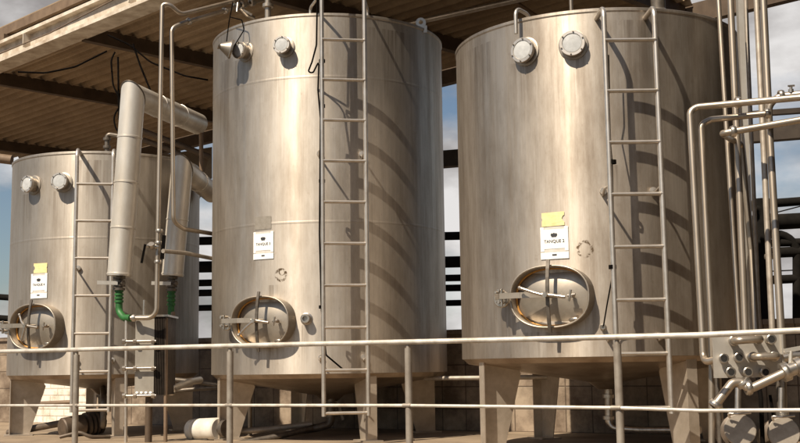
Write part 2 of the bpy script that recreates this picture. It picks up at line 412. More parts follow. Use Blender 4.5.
def sight_glass(t, root, px, py, r, ln=.085):
    p = PC(t, px, py, ln); a = azim(t, p); n = nrm(a); o = cyl(t, a, p.z)
    n = (n + Vector((0, 0, .02))).normalized()
    mb = MB()
    mb.lathe(o, n, [(-.03, r*1.16), (.004, r*1.16), (.007, r*1.05), (.010, r*.80), (ln-.026, r*.80)], 28)
    neck = mb.build('sight_glass', t.fit, root)
    mb = MB()
    mb.lathe(o, n, [(ln-.028, r*.7), (ln-.028, r*.97), (ln-.025, r), (ln-.003, r), (ln, r*.97), (ln, r*.78), (ln-.008, r*.76), (ln-.008, .001)], 32)
    u = Vector((0, 0, 1)).cross(n).normalized(); w = n.cross(u)
    mb.build('flange', M['ladder'], neck)
    for k in range(6):
        q = 2*math.pi*k/6 + .4
        mb = MB(); mb.lathe(o + (u*math.cos(q) + w*math.sin(q))*r*.885, n, [(ln-.004, r*.065), (ln+.006, r*.065), (ln+.007, .0005)], 8)
        mb.build('bolt', M['dark_fit'], neck)
    mb = MB(); mb.lathe(o, n, [(ln-.007, r*.77), (ln-.003, r*.70), (ln-.001, r*.4), (ln, .0005)], 28); mb.build('pane', M['glass'], neck)
    return o, n, a, p.z

def ladder(t, root, xl, xr, yref, ys, top, bottom, hook=True, so=.235, rr=.0165, zsp=None):
    pm = PC(t, (xl + xr)/2, yref, so); a = azim(t, pm); n, x = nrm(a), tan_(a)
    dep = pm.y; w = (xr - xl)/2*dep/F_PX/max(math.cos(a + math.atan2(pm.x, pm.y)), .5)
    base = t.c + n*(t.R + so)
    zb = P((xl + xr)/2, bottom, dep).z; zt = P((xl + xr)/2, top, dep).z
    zs = [P((xl + xr)/2, y, dep).z for y in ys]
    first, last, m = zs[0], zs[-1], len(zs)
    zs = [first + (last - first)*i/(m - 1) for i in range(m)]
    mb = MB(); Z = Vector((0, 0, 1))
    for s in (-1, 1):
        q = base + x*w*s
        if hook:
            inn = n*(so + .05)
            mb.tube([q + Z*zb, q + Z*zt, q - inn + Z*zt, q - inn + Z*(t.top - .01)], rr, .07, 12)
        else: mb.tube([q + Z*zb, q + Z*zt], rr, 0, 12)
        for v in mb.v:                                   # rails are oval: deeper than they are wide
            dv = v - q; dn = dv.dot(n)
            if abs(dv.dot(x)) < rr*1.1 and v.z < zt - .08 and abs(dn) < .03: v += n*dn*.8
    lad = mb.build('ladder', M['ladder'], root)
    for z in zs:
        mb = MB(); mb.tube([base - x*w + Z*z, base + x*w + Z*z], rr*.74, 0, 12)
        for v in mb.v: v += n*((v - base).dot(n)*.9)
        mb.build('rung', M['ladder'], lad)
    for z in ((zt*.55 + zb*.45), zb + .18 if t.bot < zb + .18 else t.bot + .12):      # stays to the shell
        for s in (-1, 1):
            q = base + x*w*s + Z*z; mb = MB(); mb.tube([q, q - n*(so*.5) + x*.012*s, q - n*(so + .035) - Z*.03], .008, .02, 8)
            mb.lathe(q - n*so*.98 + x*0, n, [(-.03, .022), (.006, .022), (.008, .001)], 12); mb.build('stay', M['ladder'], lad)
    t.lad = (a, base, x, w, zs, zt, zb); return lad

LEGS = [R(-70), R(21), R(111), R(201)]
def tank_body(t, root, top_xy, bot_xy, apex_xy, seams):
    t.top = PC(t, *top_xy).z; t.bot = PC(t, *bot_xy).z
    apex = P(*apex_xy, t.c.y).z
    ctr = t.c
    prof = [(t.bot - .004, t.R*.985), (t.bot, t.R)]
    for z in sorted(seams): prof += [(z - .012, t.R), (z - .004, t.R + .001), (z + .004, t.R + .001), (z + .012, t.R)]
    prof += [(t.top - .03, t.R), (t.top - .02, t.R + .006), (t.top - .004, t.R + .006), (t.top, t.R + .001)]
    mb = MB(); mb.lathe(ctr, (0, 0, 1), prof, 160)
    mb.lathe(ctr, (0, 0, 1), [(t.top, t.R + .001), (t.top - .01, t.R - .02), (t.top + .10, .08), (t.top + .12, .001)], 96)
    t.shell = mb.build('shell', t.mat, root)
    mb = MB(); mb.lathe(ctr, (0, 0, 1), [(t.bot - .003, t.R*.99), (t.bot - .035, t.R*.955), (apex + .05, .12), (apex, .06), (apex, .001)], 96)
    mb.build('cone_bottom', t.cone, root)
    for a in LEGS:
        n, x = nrm(a), tan_(a); o = ctr + n*(t.R - .035); Z = Vector((0, 0, 1))
        mb = MB(); th = .006; ft = .075
        mb.prism([o - x*.0 + Z*.012, o + x*ft + Z*.012, o + x*ft + Z*(t.bot - .012), o + Z*(t.bot - .012)], -n*th)
        i0, i1 = .17, .30
        q = o - n*th
        mb.prism([q + Z*.012, q - n*i0 + Z*.012, q - n*i1 + Z*(t.bot - .10), q - n*(i1-.03) + Z*(t.bot - .05), q + Z*(t.bot - .012)], x*th)
        mb.box(o - n*.08 + x*.03 + Z*.006, n*.12, x*.08, Z*.006)
        mb.build('leg', t.legm, root)

def sign(t, root, px, py, w, h, text, yellow, split=.22):
    p = PC(t, px, py); a = azim(t, p); z = p.z
    h1 = h*(1 - split) - .006; z1 = z + h/2 - h1/2; h2 = h*split; z2 = z - h/2 + h2/2
    s = patch(t, a, z, w*1.0, h, .004).build('name_label', M['sheetbk'], root)
    patch(t, a, z1, w*.99, h1*.80, .006).build('printed_sheet', M['paper'], s)
    for sx in (-1, 1):
        for sz in (-1, 1): patch(t, a + sx*w*.43/t.R, z1 + sz*h1*.45, w*.13, h1*.105, .0064, 2).build('tape', M['paper'], s)
    patch(t, a, z2, w, h2*.92, .006).build('lower_sheet', M['paper'], s)
    text_patch(t, a, z1 - h1*.10, text, w*.15, .0075).build('lettering', M['ink'], s)
    mb = MB()                                            # small dark crest over the words
    for dx, r_ in ((-.028, .013), (0, .016), (.028, .013)):
        q = patch_poly(t, a + dx*w/.17*.45/t.R, z1 + h1*.17, [(.72*r_*w/.17*math.cos(k*math.pi/6)*.8, .72*r_*w/.17*math.sin(k*math.pi/6)) for k in range(12)], .0075); mb.add(q.v, q.f)
    q = patch(t, a, z1 + h1*.10, w*.17, h1*.045, .0076, 3); mb.add(q.v, q.f); mb.build('crest', M['ink'], s)
    mb = MB(); q = patch(t, a, z2 + h2*.1, w*.16, h2*.22, .0075, 3); mb.add(q.v, q.f); mb.build('small_print', M['ink'], s)
    if yellow:
        (yx, yy, yw, yh, side) = yellow; p = PC(t, yx, yy); a2 = azim(t, p)
        hw, hh = yw/2, yh/2
        notch = [(hw*side, -hh), (hw*side, -hh*.45), (hw*side*.86, -hh*.3), (hw*side*.78, 0), (hw*side*.86, hh*.35), (hw*side, hh*.5), (hw*side, hh)]
        other = [(-hw*side, hh*.95), (-hw*side, hh*.25), (-hw*side*.93, 0), (-hw*side, -hh*.3), (-hw*side, -hh*1.05)]
        patch_poly(t, a2, p.z, notch + other, .005).build('yellow_note', M['yellow'], root)
    return a, z

T3 = mk_tank(8.23, 460, 749, 250)
T2 = mk_tank(9.70, 212, 445, 250)
T1 = mk_tank(11.0, 9, 199, 280)
print('TANKS', [(tuple(round(v, 2) for v in t.c), round(t.R, 3)) for t in (T1, T2, T3)])
def local(t, px, py): return tuple(PC(t, px, py) - t.c)
def drips(t, tab): return [(local(t, x, y), w, l) for x, y, w, l in tab]
T3.mat = tank_steel('tank_steel_warm', (.56, .50, .43), (.40, .35, .295), .55, [(local(T3, 585, 249), .058)], 1.3, .8, .9, drips(T3, [(521, 62, .10, .5), (572, 55, .10, .4), (545, 332, .22, .25), (603, 330, .03, .2), (614, 165, .05, .5), (658, 165, .05, .5), (480, 45, .2, .9), (640, 20, .25, .7), (505, 300, .08, .45)]))
T2.mat = tank_steel('tank_steel_bright', (.62, .56, .485), (.48, .43, .37), .53, [(local(T2, 281, 275), .055), (local(T2, 282, 272), .030)], 5.1, .65, .9, drips(T2, [(238, 60, .09, .6), (281, 54, .09, .5), (265, 348, .2, .22), (305, 325, .05, .35), (232, 330, .08, .3), (226, 60, .12, 1.2), (390, 30, .25, .8), (272, 285, .06, .4)]))
T1.mat = tank_steel('tank_steel_grey', (.54, .49, .43), (.40, .36, .31), .58, [], 9.4, .6, .9, drips(T1, [(27, 194, .09, .5), (59, 191, .09, .5), (38, 352, .2, .2), (90, 160, .2, .6), (20, 300, .06, .4)]))
M['fit_bright'] = simple('manway_steel', (.43, .375, .31), (.29, .25, .20), .45, .8, 9)
M['leg'] = simple('leg_steel', (.60, .52, .43), (.44, .37, .29), .45, .7, 10)
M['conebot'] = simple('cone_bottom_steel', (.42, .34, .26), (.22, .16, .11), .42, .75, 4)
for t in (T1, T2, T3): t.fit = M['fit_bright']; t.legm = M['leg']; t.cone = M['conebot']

tg_ = 'stainless steel wine tanks in a row'
T3.root = thing('steel_tank', T3.c, 'large stainless steel tank at right, with yellow note over its TANQUE 2 label', 'tank', tg_)
T2.root = thing('steel_tank', T2.c, 'tall stainless steel tank in the middle, with grey cone lamp and TANQUE 3 label', 'tank', tg_)
T1.root = thing('steel_tank', T1.c, 'smallest and farthest stainless steel tank, at left behind the silver clad pipes', 'tank', tg_)

# --- right tank
t = T3
tank_body(t, t.root, (600, 8), (569, 357), (612, 389), [])
ladder(t, t.root, 611, 662, 200, [40, 92, 144, 195, 248, 301, 354, 408], 6, 414)
manway(t, t.root, 553, 297, handle=0)
sight_glass(t, t.root, 521.5, 50, .083, .055); sight_glass(t, t.root, 572, 43, .083, .055)
sign(t, t.root, 554.5, 243, .185, .205, 'TANQUE 2', (553, 219, .15, .088, 1))
# --- middle tank
t = T2
z_s = [PC(t, 300, 77).z, PC(t, 300, 222).z]
tank_body(t, t.root, (335, 13), (300, 374), (338, 401), z_s)
ladder(t, t.root, 322.5, 366.5, 200, [40, 80.5, 120.5, 160, 201.5, 243.5, 285, 327.5, 370, 413], -60, 416, hook=False)
manway(t, t.root, 264.5, 322, handle=1)
sg = sight_glass(t, t.root, 238, 50, .070); sight_glass(t, t.root, 281, 44.5, .070)
sign(t, t.root, 263.5, 245.5, .185, .215, 'TANQUE 3', None)
p = PC(t, 263, 223); patch(t, azim(t, p), p.z, .15, .10, .003).build('worn_sticker', M['ghost'], t.root)
# --- left tank
t = T1
tank_body(t, t.root, (100, 151), (60, 375), (100, 394), [PC(T1, 60, 238).z])
ladder(t, t.root, 75.5, 111, 260, [184, 221, 258.5, 296, 333.5, 371, 410], 149, 412)
manway(t, t.root, 38, 327, handle=2)
sight_glass(t, t.root, 26, 184, .075); sight_glass(t, t.root, 58.5, 181, .075)
sign(t, t.root, 39, 286, .185, .215, 'TANQUE 4', (40.5, 268, .15, .085, -1))

# cone lamp hanging on the middle tank's left sight glass
o, n, a, z = sg
mb = MB(); x = tan_(a)
base = o + n*.12 - x*.03; tip = P(218, 45.5, base.y - .03); axis = (tip - base)
ln = axis.length
mb.lathe(base, axis, [(-.0, .001), (0, .078), (.015, .078), (.02, .070), (ln*.86, .022), (ln*.88, .026), (ln, .026), (ln, .014), (ln*.9, .013), (ln*.9, .001)], 28)
mb.build('cone_lamp', M['cone'], T2.root)
mb = MB(); c0 = base + axis*.45
mb.tube([c0, P(229, 22, c0.y), P(233, 2, c0.y)], .005, 0, 6); mb.tube([base, P(244, 30, base.y), P(242, 20, base.y), P(230, 17, base.y + .1)], .005, .03, 6)
mb.build('lamp_wire', M['black'], T2.root)
# stub pipe and lug on the middle tank
mb = MB(); q = P(268, 17, T2.c.y - .55); mb.tube([q - Vector((0, 0, .08)), q + Vector((0, 0, .5))], .026, 0, 14)
mb.lathe(q + Vector((0, 0, .095)), (0, 0, 1), [(-.016, .027), (-.014, .045), (.014, .045), (.016, .027)], 18); mb.build('inlet_pipe', M['pipe'], T2.root)
mb = MB(); p = PC(T2, 423, 31); a = azim(T2, p); q = cyl(T2, a, T2.top, -.02); x = (_r - nrm(a)*_r.dot(nrm(a))).normalized(); x.z = 0; x.normalize()
vs = []; k = 20
xx = _r.copy(); xx.z = 0; xx.normalize(); yy = Vector((-xx.y, xx.x, 0))
for d in (-.007, .007):
    for i in range(k):
        an = 2*math.pi*i/k; vs.append(q + xx*math.cos(an)*.042 + Vector((0, 0, .045 + max(math.sin(an), -1.2)*.042)) + yy*d)
    for i in range(k):
        an = 2*math.pi*i/k; vs.append(q + xx*math.cos(an)*.018 + Vector((0, 0, .048 + math.sin(an)*.018)) + yy*d)
fs = []
for i in range(k):
    j = (i+1) % k
    fs += [(i, j, k+j, k+i), (2*k+i, 3*k+i, 3*k+j, 2*k+j), (i, 2*k+i, 2*k+j, j), (k+i, k+j, 3*k+j, 3*k+i)]
mb.add(vs, fs); mb.box(q + Vector((0, 0, -.01)), xx*.05, yy*.008, (0, 0, .03)); mb.build('lifting_lug', M['plate'], T2.root)
# capped sampling nozzles
def nozzle(t, px, py, r, ln, cable=None, nm='sample_nozzle'):
    p = PC(t, px, py, ln); a = azim(t, p); n = nrm(a); o = cyl(t, a, p.z)
    mb = MB(); mb.lathe(o, n, [(-.02, r*1.3), (.004, r*1.3), (.008, r), (ln, r), (ln+.004, r*.9), (ln+.004, r*.55), (ln-.02, r*.5), (ln-.02, .001)], 18)
    return mb.build(nm, M['fitting'], t.root), o, n
nozzle(T2, 305, 318.5, .036, .06)
nozzle(T3, 603, 327, .016, .05)
mb = MB(); q = PC(T2, 304, 316, .02)
vs = []
# rod hung over the right tank's rim
p = PC(T3, 517, 34, .05); a = azim(T3, p); n = nrm(a); q = cyl(T3, a, 0, .06)
rod = [Vector((q.x, q.y, p.z)), Vector((q.x, q.y, T3.top + .06)), cyl(T3, a, T3.top + .05, -.10), cyl(T3, a, T3.top - .02, -.12)]
mb = MB(); mb.tube(rod, .013, .05, 10); mb.build('rim_hook', M['ladder'], T3.root)
mb = MB(); q = P(658, 2, T3.c.y - .35); mb.lathe(Vector((q.x, q.y, T3.top + .02)), (0, 0, 1), [(-.1, .05), (.03, .05), (.03, .085), (.12, .085), (.17, .05), (.3, .05), (.3, .001)], 20); mb.build('vent_valve', M['dark_fit'], T3.root)
q = P(571, 4, T3.c.y - .6); mb = MB(); mb.tube([Vector((q.x, q.y, T3.top - .03)), Vector((q.x, q.y, T3.top + .5))], .012, 0, 8); mb.build('top_rod', M['pipe'], T3.root)
# curved hoops on middle tank top, by the ladder
a, base, x, w, zs, zt, zb = T2.lad
for s in (-1, 1):
    mb = MB(); q0 = cyl(T2, a + s*(w + .07)/T2.R, T2.top - .02, -.02); q1 = base + x*w*s + Vector((0, 0, T2.top + .03))
    mb.tube([q0, q0 + Vector((0, 0, .07)), q1 - nrm(a)*.05 + Vector((0, 0, .06)), q1], .011, .035, 8)
    mb.build('ladder_brace', M['ladder'], T2.root)

# outlets under the tanks
def outlet(t, pts, r, parent=True, mat='dark_fit', nm='outlet_pipe'):
    mb = MB(); mb.tube(pts, r, .06, 12)
    for q, d in ((pts[0], pts[1] - pts[0]), (pts[1], pts[0] - pts[1])):
        d = d.normalized(); mb.lathe(q + d*.07, d, [(-.014, r), (-.012, r*1.6), (.012, r*1.6), (.014, r)], 16)
    return mb.build(nm, M[mat], t.root)
c = T2.c.copy(); ax = P(331, 398, c.y - .05)
outlet(T2, [ax + Vector((0, 0, .02)), P(331, 424, ax.y), P(316, 428, ax.y - .02), P(300, 430, ax.y)], .034)
mb = MB(); mb.beam(P(338, 402, ax.y - .05), P(343, 420, ax.y - .05), .014, .02); mb.build('valve_lever', M['dark_fit'], T2.root)
ax = P(608.5, 386, T3.c.y)
outlet(T3, [ax, P(609, 428, ax.y), P(640, 430, ax.y - .1), P(700, 430, ax.y - .4)], .026, mat='fitting')
ax = P(101, 388, T1.c.y)
outlet(T1, [ax, P(102, 422, ax.y), P(90, 428, ax.y - .1)], .03)

# ------------------------------------------------------------------ handrail
rt = thing('handrail', (mid.x, mid.y, 0), 'pale tubular steel handrail along the platform edge in front of the tanks', 'railing')
topp = [(-160, 355.2), (0, 351.5), (220, 346), (460, 340.7), (700, 335), (800, 330.3), (960, 325)]
lowp = [(-160, 405.5), (0, 405.5), (220, 405.3), (407, 405.5), (617, 407.8), (700, 410.6), (800, 410), (960, 410)]
mb = MB(); mb.tube([P(x, y, railY(x)) for x, y in topp], .0148, 0, 14); mb.build('top_rail', M['rail'], rt)
mb = MB(); mb.tube([P(x, y, railY(x)) for x, y in lowp], .0095, 0, 12); mb.build('lower_rail', M['rail'], rt)
def interp(tab, x):
    for (x0, y0), (x1, y1) in zip(tab, tab[1:]):
        if x0 <= x <= x1: return y0 + (y1-y0)*(x-x0)/(x1-x0)
for px in (-75, 75.5, 229, 407, 616, 868):
    q = P(px, interp(topp, px), railY(px)) + rail_n*.012
    mb = MB(); mb.tube([Vector((q.x, q.y, 0)), Vector((q.x, q.y, q.z - .035))], .021, 0, 16)
    mb.tube([Vector((q.x, q.y, q.z - .04)), Vector((q.x, q.y, q.z - .012))], .0125, 0, 10)
    mb.lathe((q.x, q.y, 0.002), (0, 0, 1), [(0, .055), (.01, .055), (.012, .024)], 16)
    mb.build('post', M['post'], rt)
    j = P(px, interp(lowp, px), railY(px)); mb = MB(); mb.lathe(j, rail_dir, [(-.028, .0096), (-.026, .0125), (.026, .0125), (.028, .0096)], 12); mb.build('joint', M['post'], rt)

# ------------------------------------------------------------------ roof
SUN_A, SUN_EL = R(-39), R(50)
ROOF_H = 3.40
def roof_pt(px, py, dz=0.0): return PZ(px, py, EYE + ROOF_H + dz)
f0, f1 = roof_pt(0, 62), roof_pt(150, 0)
ru = (f1 - f0); ru.z = 0; ru.normalize(); rv = Vector((-ru.y, ru.x, 0))
bk = roof_pt(447, 79); depth = (bk - f0).dot(rv)
hs = Vector((-math.sin(SUN_A), math.cos(SUN_A), 0)).dot(rv) / math.tan(SUN_EL)
for px_, py_ in ((372, 13), (400, 66)):
    q_ = PC(T2, px_, py_); print('shadow fit', (q_ - f0).dot(rv), hs*(ROOF_H + EYE - q_.z), f0.dot(rv), q_)
print('ROOF dir', math.degrees(math.atan2(-ru.y, ru.x)), 'depth', depth, 'f0', f0)
def RP(u, v, z): return f0 + ru*u + rv*v + Vector((0, 0, z))
rr_ = roof_pt(664, 6); uR = (rr_ - f0).dot(ru)
pl = roof_pt(0, 150); uL = (pl - f0).dot(ru)
print('uL,uR', uL, uR)
rf = thing('canopy_roof', RP((uL+uR)/2, depth/2, 0), 'brown corrugated canopy roof with white front beam above the tanks', 'roof')
UF = uL - 1.2
mb = MB()
pitch = .177; nper = 12; amp = .045
nv = int(depth/pitch*nper)
v0 = .16
rows = [v0 + i*pitch/nper for i in range(int((depth - .16)/pitch*nper) + 1)]
us = [UF, uR]
zs = [(.17 + amp*math.sin(2*math.pi*v/pitch)) for v in rows]
vs = [RP(u, v, z) for v, z in zip(rows, zs) for u in us] + [RP(u, v, z + .008) for v, z in zip(rows, zs) for u in us]
n_ = len(rows)
fs = [(2*i, 2*i+2, 2*i+3, 2*i+1) for i in range(n_-1)] + [(2*n_+2*i, 2*n_+2*i+1, 2*n_+2*i+3, 2*n_+2*i+2) for i in range(n_-1)]
fs += [(2*i, 2*n_+2*i, 2*n_+2*i+2, 2*i+2) for i in range(n_-1)] + [(2*i+1, 2*i+3, 2*n_+2*i+3, 2*n_+2*i+1) for i in range(n_-1)]
fs += [(0, 1, 2*n_+1, 2*n_), (2*n_-2, 4*n_-2, 4*n_-1, 2*n_-1)]
mb.add(vs, fs, True); mb.build('corrugated_sheets', M['sheet'], rf)
# front beam: I section
mb = MB()
ub0, ub1 = UF - 2, uR + .5
def run(v, z, w, h, u0=ub0, u1=ub1): mb.box(RP((u0+u1)/2, v, z), ru*(u1-u0)/2, rv*w/2, Vector((0, 0, h/2)))
run(.115, .02, .24, .035); run(.07, .125, .012, .17); run(.07, .225, .15, .035)
for u in [f for f in (-3.0, -1.3, .55, 2.6, 4.6, 6.6)]: mb.box(RP(u, .03, .125), ru*.006, rv*.05, (0, 0, .0745))
mb.build('front_beam', M['white_beam'], rf)
mb = MB()                                                # upper roof edge with fascia, over the beam
run(.12, .40, .05, .10, ub0, ub1); run(.20, .335, .05, .05, ub0, ub1)
for u in (-3.5, -.1, 3.2): mb.box(RP(u, .10, .295), ru*.05, rv*.04, (0, 0, .05))
mb.build('fascia', M['rust'], rf)
mb = MB(); a0, a1, n_s = ub0, ub1, 0
mb.box(RP((a0+a1)/2, 1.2, .465), ru*(a1-a0)/2, rv*1.08, (0, 0, .012)); mb.build('upper_sheets', M['sheet'], rf)
# rafters
def raf(px, py): q = roof_pt(px, py); return (q - f0).dot(ru)
for u in (raf(0, 84) , raf(95, 42), raf(95, 42)*2 - raf(0, 84), raf(95, 42)*3 - 2*raf(0, 84), uL + .05):
    mb = MB(); mb.box(RP(u, depth/2 + .1, .06), ru*.04, rv*(depth/2 - .12), (0, 0, .075)); mb.build('rafter', M['beam'], rf)
mb = MB(); mb.box(RP((UF+uR+2.4)/2, depth + .06, .05), ru*(uR + 2.4 - UF)/2, rv*.05, (0, 0, .1)); mb.build('rear_beam', M['beam'], rf)
# posts holding up the rear beam (behind the tanks)
for u in (uL - .4, uR + 2.2):
    q = RP(u, depth + .06, 0); mb = MB(); mb.box((q.x, q.y, (q.z - .05)/2), ru*.06, rv*.06, (0, 0, (q.z - .05)/2)); mb.build('column', M['beam'], rf)

def pipe(name, pts, r, label, cat='pipe', mat='pipe', bend=.06, group=None, clamps=(), seg=14, clampname='clamp', extra=None):
    pts = [Vector(p) for p in pts]
    o = pts[0].copy()
    if not clamps and not extra:
        mb = MB(); mb.tube(pts, r, bend, seg); return tag(mb.build(name, M[mat]), label, cat, group)
    root = thing(name, min(pts, key=lambda p: p.z).copy(), label, cat, group)
    mb = MB(); mb.tube(pts, r, bend, seg); mb.build('tube', M[mat], root)
    for (q, d) in clamps:
        mb = MB(); d = Vector(d).normalized()
        mb.lathe(q, d, [(-.016, r*.98), (-.014, r*1.55), (-.003, r*1.7), (.003, r*1.7), (.014, r*1.55), (.016, r*.98)], 18); mb.build(clampname, M['fitting'], root)
    return root

# conduit tubes under the roof
pipe('conduit', [P(330, 41, 11.6), P(513, .5, 10.6), P(600, -20, 10.2)], .03, 'pale grey conduit tube slung under the dark canopy roof', 'conduit', 'ladder', 0)
pipe('roof_brace', [P(500, -8, 10.5), P(545, 22, 11)], .022, 'thin slanting brace under the roof above the right tank rim', 'brace', 'rust', 0)

# black cables under the roof
pipe('cable', [P(18, 72, 11), P(45, 73, 11), P(75, 67, 11), P(107, 51, 11)], .009, 'black cable sagging along the front beam at upper left', 'cable', 'black', .3, 'loose black cables under the roof')
pipe('cable', [P(115, 52, 10.6), P(111, 60, 10.6), P(113, 85, 10.6), P(122, 104, 10.6), P(113, 116, 10.6), P(116, 130, 10.6), P(124, 136, 10.6)], .008, 'looped black cable hanging beside the top of the tallest clad pipe', 'cable', 'black', .15, 'loose black cables under the roof')
pipe('cable', [P(118, 57, 10.7), P(119, 120, 10.7)], .009, 'short straight black cable dangling above the left tank', 'cable', 'black', 0, 'loose black cables under the roof')
pipe('cable', [P(108, 35, 10.7), P(130, 45, 10.7), P(150, 62, 10.7), P(185, 76, 10.7), P(208, 80, 10.7)], .008, 'black cable draped along the rafter behind the thin vertical pipes', 'cable', 'black', .3, 'loose black cables under the roof')
pipe('cable', [P(133, 44, 10.6), P(140, 65, 10.6), P(151, 92, 10.6)], .009, 'black cable slanting down to the horizontal clad pipe', 'cable', 'black', .3, 'loose black cables under the roof')
pipe('cable', [P(-5, 55.5, 10.5), P(50, 33, 10.4), P(113, 0, 10.2), P(125, -8, 10.1)], .006, 'thin brown wire strung across the white front beam', 'cable', 'rust', .3, 'loose black cables under the roof')

# ------------------------------------------------------------------ clad pipes, hoses and exchanger at left
def clad(pts, r, label, hose_pts, gy):
    root = thing('clad_pipe', pts[-1], label, 'pipe', 'silver clad pipes between left and middle tanks')
    mb = MB(); sg_ = 26
    for i in range(len(pts)-1):                          # straight runs cut to a mitre
        p, q = pts[i], pts[i+1]; d = (q-p).normalized(); Nn = d.orthogonal().normalized(); Bn = d.cross(Nn); rings = []
        for e_, other in ((p, pts[i-1] if i else None), (q, pts[i+2] if i+2 < len(pts) else None)):
            if other is None: m_ = d
            else: m_ = (d + ((other-e_) if e_ is q else (e_-other)).normalized()).normalized()
            for k in range(sg_):
                c = (Nn*math.cos(2*math.pi*k/sg_) + Bn*math.sin(2*math.pi*k/sg_))*r
                rings.append(e_ + c - d*(c.dot(m_)/d.dot(m_)))
        mb.add(rings, [(k, (k+1) % sg_, sg_+(k+1) % sg_, sg_+k) for k in range(sg_)], True)
        if i == 0: mb.add(rings[:sg_], [tuple(range(sg_))[::-1]])
        if i == len(pts)-2: mb.add(rings[sg_:], [tuple(range(sg_))])
    for i in range(len(pts)-1):
        a, b = pts[i], pts[i+1]; L_ = (b-a).length; d = (b-a).normalized(); m = max(int(L_/.33), 1)
        for k in range(1, m + (1 if i == len(pts)-2 else 0)):
            q = a + d*(L_*k/m - .015); mb.lathe(q, d, [(-.008, r), (-.006, r+.004), (.006, r+.004), (.008, r)], 26)
    mb.build('cladding', M['clad'], root)
    mb = MB(); p, q, nx_ = pts[0], pts[1], pts[2]; d = (q-p).normalized(); m_ = (d + (nx_-q).normalized()).normalized(); Nn = d.orthogonal().normalized(); Bn = d.cross(Nn)
    rg = []
    for k in range(37):
        c = (Nn*math.cos(2*math.pi*k/36) + Bn*math.sin(2*math.pi*k/36))*(r + .001); rg.append(q + c - d*(c.dot(m_)/d.dot(m_)))
    mb.tube(rg, .0055, 0, 8, caps=False); mb.build('mitre_seam', M['dark_fit'], root)
    mb = MB(); e = pts[-1]; d = Vector((0, 0, -1))
    mb.tube([e + Vector((0, 0, .02)), hose_pts[0]], .028, 0, 12)
    m_ = (e + hose_pts[0])/2
    for k in range(4): mb.lathe(e + (hose_pts[0]-e)*(k+.5)/4, d, [(-.012, .028), (-.01, .048), (.01, .048), (.012, .028)], 14)
    mb.tube([m_, m_ + Vector((.05, -.06, .0))], .018, 0, 8); mb.build('valve', M['dark_fit'], root)
    mb = MB(); mb.beam(m_ + Vector((.0, -.05, .0)), m_ + Vector((-.16, -.07, .005)), .012, .03); mb.build('lever', M['plate'], root)
    mb = MB(); mb.tube(hose_pts, .028, .07, 14)
    h = hose_pts
    for k in range(4):
        q = h[0] + (h[1]-h[0])*(k/6); mb.lathe(q, h[1]-h[0], [(-.01, .028), (-.008, .036), (.008, .036), (.01, .028)], 14)
    mb.build('green_hose', M['green'], root)
    return root
clad([P(198, 124, 10.5), P(133, 95, 9.25), P(119.5, 276, 9.25)], .098, 'taller silver clad pipe bending down before the left tank to a green hose',
     [P(119, 291, 9.25), P(119, 312, 9.25), P(124, 318, 9.2), P(131, 318, 9.15)], 0)
clad([P(212, 193, 10.6), P(182, 168, 9.75), P(172.5, 276, 9.75)], .092, 'shorter silver clad pipe beside the middle tank, above a straight green hose',
     [P(171.5, 292, 9.75), P(171, 317, 9.75)], 0)

# plate heat exchanger
Yx = 9.15
X = lambda px, py, dy=0: P(px, py, Yx + dy)
o = X(150, 396); root = thing('plate_heat_exchanger', (o.x, o.y, 0), 'pale plate heat exchanger on thin legs under the green hoses', 'heat exchanger')
rx = Vector((1, 0, 0))
def slab(px0, px1, py0, py1, y0, y1):
    mb = MB(); p0, p1 = X(px0, py1, y0), X(px1, py0, y0)
    mb.box(((p0.x+p1.x)/2, Yx + (y0+y1)/2, (p0.z+p1.z)/2), ((p1.x-p0.x)/2, 0, 0), (0, (y1-y0)/2, 0), (0, 0, (p1.z-p0.z)/2)); return mb
mb = slab(134.5, 154.5, 318, 397, 0, .05); mb.build('front_plate', M['exch'], root)
mb = MB()
for k in range(10):
    q = slab(154.8 + k*1.15, 155.5 + k*1.15, 316, 395, .0, .4); mb.add(q.v, q.f)
q = slab(154.6, 166, 317, 394, .03, .38); mb.add(q.v, q.f); mb.build('plate_pack', M['gap'], root)
mb = slab(132.5, 168, 314.5, 317, -.01, .42); mb.build('carrying_bar', M['fitting'], root)
for py in (341.5, 368.5, 396):
    mb = MB(); mb.tube([X(123, py, -.03), X(156, py - .5, -.03)], .011, 0, 8)
    for px in (124, 135, 153): mb.lathe(X(px, py, -.03), (1, 0, 0), [(-.012, .011), (-.012, .02), (.012, .02), (.012, .011)], 6, False)
    mb.build('tie_bolt', M['fitting'], root)
for px in (138, 142.5, 147, 151.5):
    mb = MB(); mb.lathe(X(px, 394, 0), (0, -1, 0), [(0, .02), (.03, .02), (.035, .008), (.035, .001)], 10); mb.build('bolt', M['ladder'], root)
for px, r_, m_ in ((126.5, .013, 'ladder'), (149, .028, 'beam'), (166, .015, 'rust')):
    q = X(px, 396, .02); mb = MB(); mb.tube([Vector((q.x, q.y, 0)), X(px, 318 if px != 149 else 397, .02)], r_, 0, 10); mb.build('stand_leg', M[m_], root)
mb = MB(); mb.tube([X(144, 315, .02), X(144.5, 300, .02)], .012, 0, 8); mb.build('vent_pin', M['fitting'], root)
pipe('steel_pipe', [P(173, 313, 9.7), P(172, 326, 9.6), P(165, 352, 9.4), P(164, 370, 9.4)], .018, 'thin stained pipe running down beside the exchanger from the straight hose', 'pipe', 'rust', .05)

